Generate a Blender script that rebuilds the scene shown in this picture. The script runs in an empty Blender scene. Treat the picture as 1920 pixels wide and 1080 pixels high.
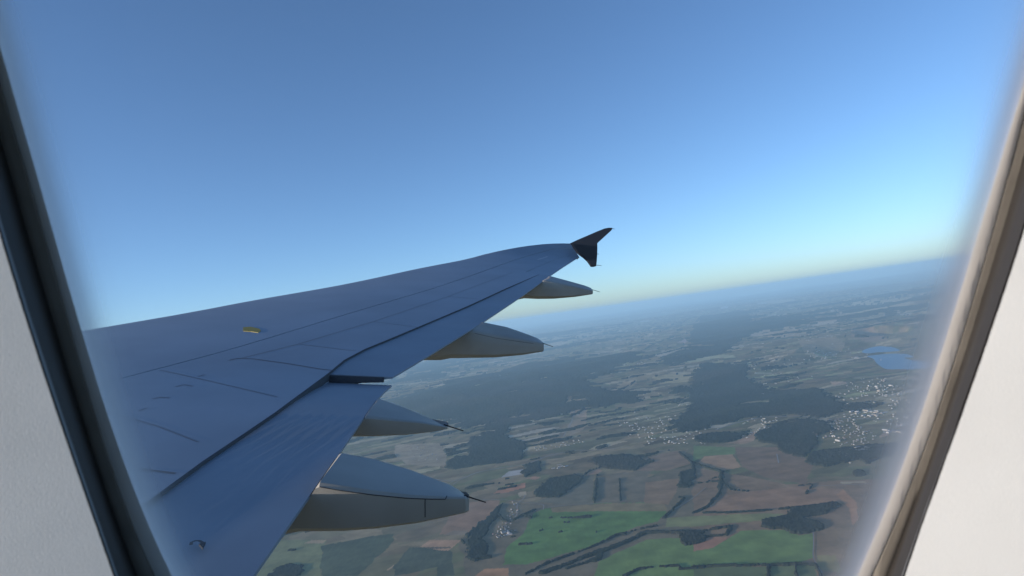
import bpy, bmesh, math, random
import numpy as np
from mathutils import Vector, Matrix
from mathutils.bvhtree import BVHTree

random.seed(7)
RNG = np.random.default_rng(11)
SC = bpy.context.scene
R = math.radians

# ------------------------------------------------------------------ camera, sky, sun, exposure
H = 1700.0                       # height of the aircraft above the plain, metres
F = 1280.0                       # focal length in pixels of a 1920 wide picture
PITCH, ROLL = R(2.7), R(8.0)
fwd = Vector((0, math.cos(PITCH), math.sin(PITCH)))
r0 = Vector((1, 0, 0)); u0 = r0.cross(fwd)
right = r0 * math.cos(ROLL) - u0 * math.sin(ROLL)
up = r0 * math.sin(ROLL) + u0 * math.cos(ROLL)
CAM = Vector((0, 0, H))
cam_d = bpy.data.cameras.new('camera'); cam = bpy.data.objects.new('camera', cam_d)
SC.collection.objects.link(cam); SC.camera = cam
cam.matrix_world = Matrix(((right.x, up.x, -fwd.x, CAM.x), (right.y, up.y, -fwd.y, CAM.y),
                           (right.z, up.z, -fwd.z, CAM.z), (0, 0, 0, 1)))
cam_d.sensor_width = 36; cam_d.lens = 36 * F / 1920
cam_d.clip_start = 0.005; cam_d.clip_end = 600000
cam_d.dof.use_dof = True; cam_d.dof.focus_distance = 12.0; cam_d.dof.aperture_fstop = 30

SUN_EL = R(8.5)
SUN_AZ = (-0.942, -0.335)        # horizontal direction towards the sun: ahead of the aircraft, a little inboard
n_ = math.hypot(*SUN_AZ)
SUN = Vector((SUN_AZ[0] / n_ * math.cos(SUN_EL), SUN_AZ[1] / n_ * math.cos(SUN_EL), math.sin(SUN_EL)))
world = bpy.data.worlds.new('World'); SC.world = world; world.use_nodes = True
wn = world.node_tree; wn.nodes.clear()
sky = wn.nodes.new('ShaderNodeTexSky'); sky.sky_type = 'NISHITA'; sky.sun_disc = False
sky.sun_elevation = SUN_EL; sky.sun_rotation = math.atan2(SUN.x, SUN.y)
sky.altitude = 2500; sky.air_density = 0.85; sky.dust_density = 4.0; sky.ozone_density = 2.8
bg = wn.nodes.new('ShaderNodeBackground'); bg.inputs[1].default_value = 0.15
wo = wn.nodes.new('ShaderNodeOutputWorld')
wn.links.new(sky.outputs[0], bg.inputs[0]); wn.links.new(bg.outputs[0], wo.inputs[0])
sun_d = bpy.data.lights.new('sun', 'SUN'); sun_d.energy = 3.6; sun_d.angle = R(0.5); sun_d.color = (1.0, 0.89, 0.77)
sun = bpy.data.objects.new('sun', sun_d); SC.collection.objects.link(sun)
sun.location = (0, 0, H + 40)
sun.rotation_euler = SUN.to_track_quat('Z', 'Y').to_euler()
SC.view_settings.view_transform = 'Standard'; SC.view_settings.look = 'None'
SC.view_settings.exposure = 0.67; SC.view_settings.gamma = 1.0
SC.cycles.use_denoising = True
SC.cycles.max_bounces = 6; SC.cycles.transparent_max_bounces = 12
SC.cycles.volume_bounces = 2

# ------------------------------------------------------------------ helpers
def c2w(p):                                   # camera metres (right, up, out) -> world
    return CAM + right * p[0] + up * p[1] + fwd * p[2]

def ray(u, v):                                # direction through a point of the 1920 x 1080 picture
    return right * ((u - 960) / F) - up * ((v - 540) / F) + fwd

def tag(o, label=None, cat=None, group=None, kind=None):
    if label: o['label'] = label
    if cat: o['category'] = cat
    if group: o['group'] = group
    if kind: o['kind'] = kind
    return o

def link(o, parent=None):
    SC.collection.objects.link(o)
    if parent is not None:
        o.parent = parent
        o.matrix_parent_inverse = Matrix.Translation(-parent.location)
    return o

def mesh_obj(name, verts, faces, mats, parent=None, smooth=False, sharp=None):
    me = bpy.data.meshes.new(name)
    me.from_pydata([tuple(v) for v in verts], [], faces)
    bm = bmesh.new(); bm.from_mesh(me)
    bmesh.ops.recalc_face_normals(bm, faces=bm.faces)
    bm.to_mesh(me); bm.free()
    for m in (mats if isinstance(mats, list) else [mats]): me.materials.append(m)
    if smooth:
        for p in me.polygons: p.use_smooth = True
        if sharp is not None: me.set_sharp_from_angle(angle=R(sharp))
    return link(bpy.data.objects.new(name, me), parent)

def big_mesh(name, co, quads, mat, col=None):
    me = bpy.data.meshes.new(name)
    me.vertices.add(len(co)); me.vertices.foreach_set('co', co.astype(np.float32).ravel())
    nf = len(quads)
    me.loops.add(nf * 4); me.loops.foreach_set('vertex_index', quads.astype(np.int32).ravel())
    me.polygons.add(nf); me.polygons.foreach_set('loop_start', np.arange(0, nf * 4, 4, dtype=np.int32))
    me.polygons.foreach_set('use_smooth', np.ones(nf, dtype=bool))
    me.update(calc_edges=True)
    if col is not None:
        a = me.attributes.new('land', 'FLOAT_COLOR', 'POINT')
        a.data.foreach_set('color', np.concatenate([col, np.ones((len(col), 1))], 1).astype(np.float32).ravel())
    me.materials.append(mat)
    return link(bpy.data.objects.new(name, me))

def mat(name, color, rough=0.6, metal=0.0, spec=0.5, noise=None, bump=None):
    """noise = (scale, amount, detail): uneven tone; bump = (scale, strength, distance)."""
    m = bpy.data.materials.new(name); m.use_nodes = True
    nt = m.node_tree; b = nt.nodes['Principled BSDF']
    b.inputs['Base Color'].default_value = (*color, 1); b.inputs['Roughness'].default_value = rough
    b.inputs['Metallic'].default_value = metal; b.inputs['Specular IOR Level'].default_value = spec
    tc = nt.nodes.new('ShaderNodeTexCoord')
    if noise:
        n = nt.nodes.new('ShaderNodeTexNoise'); n.inputs['Scale'].default_value = noise[0]
        n.inputs['Detail'].default_value = noise[2] if len(noise) > 2 else 4
        nt.links.new(tc.outputs['Object'], n.inputs['Vector'])
        rp = nt.nodes.new('ShaderNodeMapRange'); rp.inputs['From Min'].default_value = 0.3; rp.inputs['From Max'].default_value = 0.7
        rp.inputs['To Min'].default_value = 1 - noise[1]; rp.inputs['To Max'].default_value = 1 + noise[1]
        nt.links.new(n.outputs['Fac'], rp.inputs['Value'])
        mx = nt.nodes.new('ShaderNodeMix'); mx.data_type = 'RGBA'; mx.blend_type = 'MULTIPLY'; mx.inputs['Factor'].default_value = 1
        mx.inputs['A'].default_value = (*color, 1)
        nt.links.new(rp.outputs[0], mx.inputs['B']); nt.links.new(mx.outputs['Result'], b.inputs['Base Color'])
    if bump:
        n = nt.nodes.new('ShaderNodeTexNoise'); n.inputs['Scale'].default_value = bump[0]; n.inputs['Detail'].default_value = 3
        nt.links.new(tc.outputs['Object'], n.inputs['Vector'])
        bp = nt.nodes.new('ShaderNodeBump'); bp.inputs['Strength'].default_value = bump[1]; bp.inputs['Distance'].default_value = bump[2]
        nt.links.new(n.outputs['Fac'], bp.inputs['Height']); nt.links.new(bp.outputs[0], b.inputs['Normal'])
    return m

def hash2(ix, iy, seed):
    h = (ix.astype(np.int64) * 374761393 + iy.astype(np.int64) * 668265263 + seed * 974711) & 0xffffffff
    h = ((h ^ (h >> 13)) * 1274126177) & 0xffffffff
    h = ((h ^ (h >> 16)) * 2246822519) & 0xffffffff
    return ((h ^ (h >> 15)) & 0xffffff) / float(0xffffff)

def vnoise(x, y, seed):
    ix, iy = np.floor(x), np.floor(y); fx, fy = x - ix, y - iy
    fx = fx * fx * fx * (fx * (fx * 6 - 15) + 10); fy = fy * fy * fy * (fy * (fy * 6 - 15) + 10)
    a, b = hash2(ix, iy, seed), hash2(ix + 1, iy, seed)
    c, d = hash2(ix, iy + 1, seed), hash2(ix + 1, iy + 1, seed)
    return ((a + (b - a) * fx) * (1 - fy) + (c + (d - c) * fx) * fy) * 2 - 1

def fbm(x, y, scale, seed, octv=4, gain=0.5):
    s, a, t = 0.0, 1.0, 0.0
    c, sn = math.cos(0.6), math.sin(0.6)
    for o in range(octv):
        s = s + a * vnoise(x / scale + 17.3 * o, y / scale - 9.1 * o, seed + o * 31); t += a
        x, y = x * c - y * sn, x * sn + y * c
        scale *= 0.5; a *= gain
    return s / t

def voronoi(x, y, seed):
    ix, iy = np.floor(x), np.floor(y)
    best = np.full(x.shape, 9e9); second = best.copy(); idv = np.zeros(x.shape)
    for dx in (-1, 0, 1):
        for dy in (-1, 0, 1):
            cx, cy = ix + dx, iy + dy
            px = cx + 0.1 + 0.8 * hash2(cx, cy, seed); py = cy + 0.1 + 0.8 * hash2(cx, cy, seed + 5)
            d = (px - x) ** 2 + (py - y) ** 2
            near = d < best
            second = np.where(near, best, np.minimum(second, d))
            idv = np.where(near, hash2(cx, cy, seed + 9), idv); best = np.where(near, d, best)
    return idv, np.sqrt(second) - np.sqrt(best)

# ------------------------------------------------------------------ the land below
CHAIN_A = math.radians(35)                     # the ridges run roughly north east
def height(x, y):
    r = np.hypot(x, y)
    ca, sa = math.cos(CHAIN_A), math.sin(CHAIN_A)
    a, b = x * ca + y * sa, -x * sa + y * ca
    h = 210 * fbm(a / 1.9, b, 6500, 3, 4, 0.42) + 130 * (.5 - np.abs(fbm(a / 2.2, b, 2600, 8, 3, .45))) * 1.2
    fade = np.clip((r - 5500) / 9000, 0.14, 1.0)
    return np.maximum(h * fade, -230.0) + 2.2 * fbm(x, y, 260, 21, 2)

def ground(u, v):
    d = ray(u, v); d = d / d.z
    t = -np.geomspace(1300, 2100, 260)           # drop below the eye, metres
    g = height(CAM.x + d.x * t, CAM.y + d.y * t) - (H + t)
    k = int(np.argmax(g > 0)) if (g > 0).any() else 259
    f = g[k - 1] / (g[k - 1] - g[k]) if k else 0.0
    t = float(t[k - 1] + f * (t[k] - t[k - 1])) if k else float(t[0])
    return (CAM.x + d.x * t, CAM.y + d.y * t, H + t)

def gpoly(pts):
    return [ground(*p)[:2] for p in pts]

def inside(x, y, poly):
    px = np.array([p[0] for p in poly]); py = np.array([p[1] for p in poly])
    m = (x > px.min()) & (x < px.max()) & (y > py.min()) & (y < py.max())
    idx = np.nonzero(m)[0]
    xs, ys = x[idx], y[idx]; c = np.zeros(len(idx), bool)
    j = len(poly) - 1
    for i in range(len(poly)):
        if py[i] != py[j]:
            k = (py[i] > ys) != (py[j] > ys)
            c ^= k & (xs < (px[j] - px[i]) * (ys - py[i]) / (py[j] - py[i]) + px[i])
        j = i
    out = np.zeros(x.shape, bool); out[idx] = c
    return out

# fan shaped grid, fine where the window looks
az = np.concatenate([np.linspace(-180, -46, 50, endpoint=False), np.linspace(-46, 46, 1350, endpoint=False), np.linspace(46, 180, 50)])
dep = np.concatenate([np.linspace(80, 28, 16, endpoint=False), np.linspace(28, 2.0, 520, endpoint=False), np.linspace(2.0, 0.58, 90)])
rr = np.concatenate([[0.5], H / np.tan(np.radians(dep))])
A, RR = np.meshgrid(np.radians(az), rr)
GX, GY = (RR * np.sin(A)).ravel(), (RR * np.cos(A)).ravel()
NR, NC = A.shape
GZ = height(GX, GY)
ii, jj = np.meshgrid(np.arange(NR - 1), np.arange(NC - 1), indexing='ij')
q0 = (ii * NC + jj).ravel()
QUADS = np.stack([q0, q0 + 1, q0 + NC + 1, q0 + NC], 1)
GRR = RR.ravel()

# land cover colours (albedo)
wx = GX + 110 * fbm(GX, GY, 900, 41, 3); wy = GY + 110 * fbm(GX, GY, 900, 47, 3)
ca, sa = math.cos(R(24)), math.sin(R(24))
fa, fb = wx * ca + wy * sa, -wx * sa + wy * ca
idv, edge = voronoi(fa / 1500, fb / 620, 61)
id2, edge2 = voronoi(fa / 420, fb / 160, 67)
PAL = np.array([[.085, .066, .052], [.105, .080, .062], [.062, .066, .045], [.072, .074, .050], [.056, .076, .040],
                [.120, .098, .078], [.078, .060, .050], [.066, .062, .050], [.095, .088, .064], [.150, .125, .098]])
pick = np.clip((0.62 * idv + 0.38 * id2) * 1.25 - 0.125, 0, 0.999)
LAND = PAL[(pick * len(PAL)).astype(int)]
LAND = (LAND * .55 + np.array([.074, .070, .052]) * .45) * (1 - .16 * np.clip((GRR - 6500) / 5000, 0, 1))[:, None]
tone = 1 + 0.30 * fbm(GX, GY, 2400, 71, 4) + 0.14 * fbm(GX, GY, 170, 73, 3)
LAND = LAND * tone[:, None]
bright = (id2 > .90) & (GRR > 8000); dim = (id2 < .22) & (GRR > 6500)
LAND[bright] *= 2.3; LAND[dim] *= .62
id3, _ = voronoi(fa / 900, fb / 150, 97)
LAND[(id3 > .955) & (GRR > 9000)] = (.27, .245, .21)
grass = np.clip(fbm(GX, GY, 3400, 79, 4) * 2.0, 0, 1)[:, None]
LAND = LAND * (1 - 0.5 * grass) + np.array([.070, .073, .052]) * 0.5 * grass

def warped_inside(pts, amp, sc, s1, s2):
    """grid points within a traced outline whose edge is roughened a little"""
    poly = gpoly(pts); out = np.zeros(len(GX), bool)
    xs = [p[0] for p in poly]; ys = [p[1] for p in poly]; k = amp + 1
    i = np.nonzero((GX > min(xs) - k) & (GX < max(xs) + k) & (GY > min(ys) - k) & (GY < max(ys) + k))[0]
    if len(i):
        x, y = GX[i], GY[i]
        out[i] = inside(x + amp * fbm(x, y, sc, s1, 3), y + amp * fbm(x, y, sc, s2, 3), poly)
    return out
def paint(pts, col, amp=18, sc=120, var=0.12, seed=0, k=1.0):
    i = np.nonzero(warped_inside(pts, amp, sc, 101 + seed, 131 + seed))[0]
    if len(i):
        t = 1 + var * fbm(GX[i], GY[i], 420, 151 + seed, 4) + 0.5 * var * fbm(GX[i] * 3, GY[i], 60, 157 + seed, 2)
        LAND[i] = LAND[i] * (1 - k) + k * np.array(col) * t[:, None]

def zz(pts, ox, oy, s):                        # traced points of an enlarged view -> points of the photograph
    return [(ox + x * s, oy + y * s) for x, y in pts]
Z5 = lambda *p: zz(p, 880, 700, 0.3517)
Z6 = lambda *p: zz(p, 1300, 700, 0.3517)
Z7 = lambda *p: zz(p, 900, 460, 0.5)
ZA = lambda *p: zz(p, 900, 860, 0.18519)
ZB = lambda *p: zz(p, 480, 840, 0.25)
ZC = lambda *p: zz(p, 1180, 560, 0.18519)
ZD = lambda *p: zz(p, 1460, 560, 0.18519)
ZE = lambda *p: zz(p, 1460, 740, 0.16667)
ZF = lambda *p: zz(p, 740, 640, 0.22222)

GREEN, GREEN2, BROWN, RED, TAN, PALE, DUN, DKGR = (.046, .092, .034), (.060, .098, .042), (.098, .070, .056), (.150, .080, .058), (.165, .125, .098), (.34, .31, .28), (.068, .062, .052), (.040, .055, .034)
paint(Z5((-40, 690), (420, 700), (940, 560), (1250, 470), (1250, 1080), (-40, 1080)), DUN, 40, 300, .2, 1)
paint(Z6((0, 500), (500, 590), (1000, 560), (1200, 500), (1000, 1080), (0, 1080)), (.094, .070, .056), 40, 300, .22, 2)
paint(Z5((400, 722), (680, 690), (800, 690), (940, 690), (1060, 740), (1000, 790), (900, 815), (800, 860), (620, 930), (420, 985), (300, 1020), (180, 1020), (200, 930), (290, 850), (340, 745)), GREEN, 14, 120, .18, 3)
paint(Z5((430, 716), (690, 694), (1040, 690), (1060, 735), (900, 735), (640, 735), (440, 742)), (.088, .076, .052), 14, 90, .15, 4)
paint(Z5((-60, 690), (170, 675), (120, 760), (0, 850), (-160, 860)), (.110, .078, .066), 10, 120, .12, 5)
paint(ZB((1450, 580), (1530, 520), (1730, 395), (1830, 400), (1720, 540), (1640, 610)), (.120, .082, .068), 10, 100, .1, 6)
paint(Z5((690, 1005), (850, 930), (950, 885), (1130, 880), (1250, 930), (1250, 1090), (660, 1090)), GREEN2, 14, 120, .15, 7)
paint(Z6((0, 960), (180, 890), (250, 838), (500, 835), (560, 865), (640, 850), (640, 985), (560, 1012), (0, 1022)), GREEN2, 10, 120, .15, 8)
paint(Z6((0, 900), (80, 868), (185, 878), (100, 930), (0, 948)), (.150, .086, .070), 10, 90, .1, 9)
paint(Z6((0, 1034), (660, 1022), (700, 1090), (0, 1090)), (.052, .070, .042), 8, 90, .15, 10)
paint(Z6((-140, 772), (0, 762), (400, 745), (485, 750), (370, 785), (180, 800), (0, 816), (-150, 818)), (.086, .098, .056), 10, 90, .12, 11)
paint(Z6((70, 712), (150, 655), (300, 630), (550, 606), (800, 618), (860, 690), (700, 690), (480, 716), (290, 735), (110, 742)), (.118, .080, .064), 12, 120, .14, 12)
paint(Z6((20, 480), (60, 442), (205, 430), (255, 500), (150, 522)), (.155, .108, .082), 8, 90, .1, 13)
paint(Z6((0, 385), (230, 395), (220, 430), (60, 440), (0, 470)), (.056, .086, .042), 10, 90, .1, 14)
paint(Z6((220, 395), (500, 390), (640, 480), (600, 590), (400, 560), (260, 500)), (.084, .062, .052), 14, 120, .12, 15)
paint(Z6((640, 860), (720, 820), (880, 760), (980, 900), (960, 1090), (660, 1090)), (.100, .076, .058), 14, 120, .2, 16)
paint(Z6((800, 620), (870, 690), (880, 780), (850, 810), (830, 720), (760, 650)), (.165, .100, .070), 12, 80, .15, 17)
paint(Z6((650, 1050), (660, 970), (760, 970), (790, 1060)), (.110, .102, .062), 8, 60, .1, 18)
paint(Z5((200, 545), (285, 518), (280, 538), (180, 555)), PALE, 4, 60, .1, 19)
paint(ZA((215, 185), (290, 130), (440, 110), (430, 150), (230, 190)), (.40, .37, .34), 4, 60, .08, 20)
paint(ZA((140, 350), (220, 290), (460, 245), (460, 290), (350, 320), (260, 345)), (.200, .098, .075), 6, 60, .15, 21)
paint(ZA((380, 345), (460, 330), (470, 370), (400, 385)), (.32, .25, .17), 4, 50, .2, 22)
paint(ZA((470, 200), (560, 180), (620, 190), (560, 215)), (.16, .10, .085), 4, 50, .1, 23)
paint(ZA((1030, 165), (1200, 95), (1240, 125), (1190, 150), (1040, 180)), (.150, .105, .088), 6, 60, .1, 24)
paint(ZA((560, 440), (1140, 470), (1150, 160), (1000, 200), (930, 300)), (.062, .062, .056), 10, 90, .12, 25)
paint(ZA((1200, 160), (1700, 120), (1700, 420), (1200, 440)), (.070, .064, .056), 10, 90, .14, 26)
paint(Z5((940, 580), (1120, 560), (1100, 640), (1060, 700), (930, 690)), (.100, .074, .058), 8, 90, .12, 27)
paint(Z5((900, 460), (1120, 410), (1190, 480), (1050, 520), (880, 520)), (.092, .070, .060), 10, 90, .14, 28)
paint(ZB((1150, 800), (1300, 690), (1540, 690), (1480, 740), (1440, 770), (1230, 805)), (.180, .122, .094), 5, 60, .15, 29)
paint(ZB((1180, 745), (1460, 740), (1460, 752), (1180, 760)), (.055, .05, .045), 3, 60, .1, 30)
paint(ZB((1680, 930), (1720, 905), (1890, 900), (1900, 960), (1640, 965)), (.175, .105, .070), 5, 60, .15, 31)
paint(ZB((0, 860), (140, 690), (540, 690), (500, 740), (480, 960), (0, 960)), (.076, .090, .058), 12, 90, .2, 32)
paint(ZB((360, 715), (420, 690), (530, 690), (500, 716)), (.20, .16, .12), 4, 60, .1, 33)
paint(ZB((980, 915), (1040, 870), (1020, 900), (990, 920)), (.20, .16, .12), 3, 60, .1, 34)
paint(ZB((1130, 890), (1330, 878), (1330, 888), (1140, 896)), (.20, .17, .13), 3, 60, .1, 35)
paint(ZB((1480, 620), (1590, 620), (1570, 650), (1400, 655)), (.10, .085, .078), 5, 60, .1, 36)
paint(ZB((480, 740), (860, 660), (1040, 640), (1000, 740), (900, 830), (760, 960), (500, 960)), (.034, .046, .036), 30, 160, .3, 37)
paint(ZB((1160, 740), (1460, 770), (1500, 960), (1350, 960), (1340, 900), (1030, 960), (1050, 880)), (.032, .042, .036), 30, 160, .35, 38)
# far pale slopes and clearings
for k_, (pts, c_) in enumerate([
    (ZC((210, 800), (280, 780), (360, 780), (430, 740), (620, 740), (630, 790), (520, 810), (330, 815)), (.23, .20, .15)),
    (ZC((250, 575), (330, 530), (480, 505), (620, 460), (500, 520), (340, 590)), (.32, .27, .21)),
    (ZC((490, 440), (560, 405), (600, 425), (560, 450)), (.36, .27, .25)),
    (ZC((520, 640), (640, 600), (840, 570), (1060, 575), (1080, 600), (860, 605), (700, 640)), (.15, .16, .12)),
    (ZC((1140, 350), (1240, 325), (1620, 280), (1620, 370), (1360, 385)), (.22, .18, .16)),
    (ZC((1180, 880), (1290, 870), (1410, 920), (1400, 960), (1330, 990), (1250, 950)), (.22, .17, .14)),
    (ZC((1260, 745), (1440, 750), (1440, 765), (1280, 762)), (.16, .17, .15)),
    (ZC((1120, 655), (1180, 625), (1260, 655), (1220, 672)), (.17, .19, .16)),
    (ZC((1250, 180), (1480, 165), (1640, 180), (1500, 190)), (.30, .28, .24)),
    (ZC((920, 85), (990, 75), (1000, 95), (930, 105)), (.45, .42, .40)),
    (ZC((100, 225), (200, 220), (210, 235), (110, 238)), (.33, .31, .28)),
    (ZC((0, 860), (60, 820), (70, 850), (30, 875)), (.22, .18, .13)),
    (ZC((1280, 40), (1380, 35), (1400, 50), (1300, 55)), (.38, .35, .32)),
    (ZD((700, 110), (860, 60), (1060, 50), (1000, 110), (830, 150)), (.20, .19, .14)),
    (ZD((280, 225), (520, 230), (650, 190), (600, 250), (400, 265)), (.24, .21, .18)),
    (ZD((1060, 160), (1200, 160), (1340, 140), (1340, 160), (1200, 172)), (.32, .30, .26)),
    (ZD((1340, 790), (1430, 800), (1420, 830), (1350, 810)), (.30, .24, .20)),
    (ZD((520, 840), (680, 845), (700, 860), (560, 880)), (.24, .18, .15)),
    (ZD((200, 420), (560, 380), (680, 460), (560, 560), (260, 540)), (.125, .105, .085)),
    (ZD((740, 300), (1000, 290), (1100, 420), (900, 440), (740, 380)), (.12, .095, .085)),
    (ZE((0, 330), (60, 310), (150, 345), (60, 350)), (.17, .17, .15)),
    (ZE((400, 280), (600, 270), (620, 340), (480, 320)), (.16, .14, .12)),
    (ZE((1300, 360), (1380, 320), (1500, 318), (1460, 335)), (.36, .31, .27)),
    (ZE((1180, 410), (1310, 405), (1320, 430), (1190, 430)), (.42, .37, .32)),
    (ZE((1460, 380), (1530, 365), (1530, 395)), (.40, .36, .30)),
    (ZE((1120, 460), (1230, 420), (1240, 460), (1140, 480)), (.20, .155, .13)),
    (ZE((700, 980), (980, 975), (990, 990), (720, 1003)), (.22, .19, .15)),
    (Z6((260, 330), (330, 305), (325, 360), (280, 375), (160, 372), (230, 360)), (.16, .115, .095)),
    (ZF((1440, 560), (1550, 490), (1620, 500), (1620, 640), (1500, 640)), (.20, .15, .12)),
    (ZF((1450, 720), (1500, 660), (1620, 650), (1600, 740), (1480, 800)), (.12, .10, .085)),
    (ZF((0, 870), (380, 860), (440, 960), (420, 1060), (100, 1040), (0, 960)), (.13, .115, .10)),
    (ZF((380, 620), (560, 560), (760, 540), (740, 640), (540, 700)), (.12, .10, .085)),
    (Z7((640, 495), (700, 485), (790, 480), (780, 510), (680, 520)), (.18, .16, .11)),
    (Z7((540, 510), (590, 515), (470, 590), (430, 590)), (.15, .12, .09)),
    (Z7((400, 450), (470, 440), (460, 455), (400, 465)), (.22, .19, .14)),
    (Z7((1000, 320), (1160, 300), (1250, 330), (1100, 350)), (.18, .15, .12)),
    (Z7((1220, 290), (1360, 275), (1340, 290), (1260, 302)), (.24, .21, .18)),
    (Z7((1060, 210), (1180, 200), (1180, 212), (1080, 218)), (.28, .26, .22)),
    (Z7((1380, 205), (1640, 195), (1600, 240), (1480, 250), (1400, 230)), (.19, .175, .14)),
    (Z7((200, 350), (330, 330), (460, 300), (560, 290), (420, 340), (260, 380)), (.16, .145, .12)),
    (ZF((300, 420), (420, 425), (400, 435), (310, 432)), (.35, .33, .3)),
    (ZF((470, 545), (700, 520), (960, 490), (960, 500), (700, 532), (480, 552)), (.32, .29, .24)),
    (ZF((1190, 600), (1290, 580), (1400, 590), (1400, 600), (1290, 600)), (.34, .30, .26)),
    (ZF((680, 985), (740, 965), (750, 985), (700, 1000)), (.26, .24, .22)),
]):
    paint(pts, c_, 22, 160, .22, 40 + k_)

# ---- woods: broad stands traced from the photograph, hedgerows, and scattered copses further out
WOOD = np.zeros(len(GX), bool)
def wood(pts, amp=16, sc=90, seed=0):
    return warped_inside(pts, amp, sc, 211 + seed, 223 + seed)
STANDS = [
    Z7((700, 700), (780, 600), (790, 520), (830, 440), (985, 445), (1000, 500), (1080, 545), (1130, 545), (1250, 535), (1350, 590), (1362, 622), (1270, 642), (1100, 630), (1000, 645), (840, 690)),
    Z7((680, 420), (780, 378), (930, 372), (945, 400), (810, 425), (720, 450)),
    Z7((780, 375), (830, 250), (930, 235), (1010, 245), (1020, 320), (990, 345), (960, 372), (860, 368)),
    Z6((0, 300), (0, 60), (200, 100), (300, 125), (430, 100), (640, 78), (750, 140), (800, 195), (700, 215), (430, 220), (250, 235), (100, 285)),
    Z6((335, 312), (430, 270), (560, 248), (680, 262), (740, 292), (640, 320), (600, 340), (640, 430), (560, 440), (430, 390), (320, 365)),
    Z6((0, 345), (100, 318), (260, 315), (280, 345), (160, 365), (0, 375)),
    Z6((820, 395), (1080, 370), (1110, 400), (950, 440), (830, 470), (700, 500), (590, 470), (640, 420)),
    Z6((370, 780), (480, 760), (530, 722), (690, 698), (765, 688), (760, 710), (690, 750), (580, 768), (650, 790), (712, 820), (620, 850), (520, 852), (480, 822), (375, 822)),
    Z6((860, 520), (905, 515), (910, 545), (860, 550)),
    Z5((285, 490), (380, 465), (375, 520), (290, 555)),
    Z5((660, 450), (860, 430), (940, 470), (880, 520), (700, 500), (640, 470)),
    Z5((1130, 530), (1195, 510), (1205, 560), (1170, 610), (1110, 610)),
    Z5((80, 290), (200, 285), (210, 310), (110, 340), (80, 330)),
    Z5((0, 340), (180, 320), (300, 370), (280, 460), (60, 490), (0, 480)),
    Z5((340, 640), (430, 560), (560, 540), (620, 560), (480, 660), (360, 660)),
    Z5((1110, 900), (1150, 850), (1240, 840), (1240, 890), (1150, 920)),
    Z5((170, 690), (130, 790), (60, 880), (100, 940), (40, 1000), (-20, 980), (-10, 860), (110, 760)),
    ZB((150, 900), (280, 870), (350, 890), (320, 960), (110, 960)),
    ZB((1420, 110), (1500, 60), (1700, 70), (1700, 120), (1500, 160), (1420, 150)),
    ZE((790, 150), (900, 85), (1020, 100), (1060, 150), (960, 160), (840, 180)),
    ZE((960, 560), (1300, 580), (1280, 670), (1000, 780), (920, 740), (980, 640)),
    ZE((200, 420), (440, 440), (420, 560), (300, 700), (140, 690), (0, 600), (0, 420)),
]
for k_, p_ in enumerate(STANDS):
    # the edge of a stand is ragged: several wandering outlines are averaged and broken up by smaller clumps
    yc_ = sum(q[1] for q in p_) / len(p_); far_ = yc_ < 830
    amp = 420 if yc_ < 700 else 230 if far_ else 60
    dens = sum(warped_inside(p_, amp, amp * 2.6, 211 + 7 * k_ + 300 * q, 223 + 7 * k_ + 300 * q).astype(np.float32) for q in range(5)) / 5
    i = np.nonzero(dens > 0)[0]
    clump = fbm(GX[i], GY[i], 330 if far_ else 110, 601 + k_, 5, .65)
    sparse = 1.15
    WOOD[i] |= (dens[i] * sparse + (.9 if far_ else .5) * clump) > .5
def belt(pts, width, seed=0):
    """a hedgerow or tree belt of varying width along a traced line"""
    g = np.array([ground(*p)[:2] for p in pts]); m = np.zeros(len(GX), bool)
    near = (GX > g[:, 0].min() - 200) & (GX < g[:, 0].max() + 200) & (GY > g[:, 1].min() - 200) & (GY < g[:, 1].max() + 200)
    i = np.nonzero(near)[0]; x, y = GX[i], GY[i]; d = np.full(len(i), 9e9)
    for a, b in zip(g[:-1], g[1:]):
        ab = b - a; t = np.clip(((x - a[0]) * ab[0] + (y - a[1]) * ab[1]) / (ab @ ab), 0, 1)
        d = np.minimum(d, np.hypot(x - a[0] - t * ab[0], y - a[1] - t * ab[1]))
    w = width * (0.75 + 0.75 * fbm(x, y, 110, 307 + seed, 3)) + 8 * fbm(x, y, 30, 317 + seed, 2)
    m[i] = d < w
    return m
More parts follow.
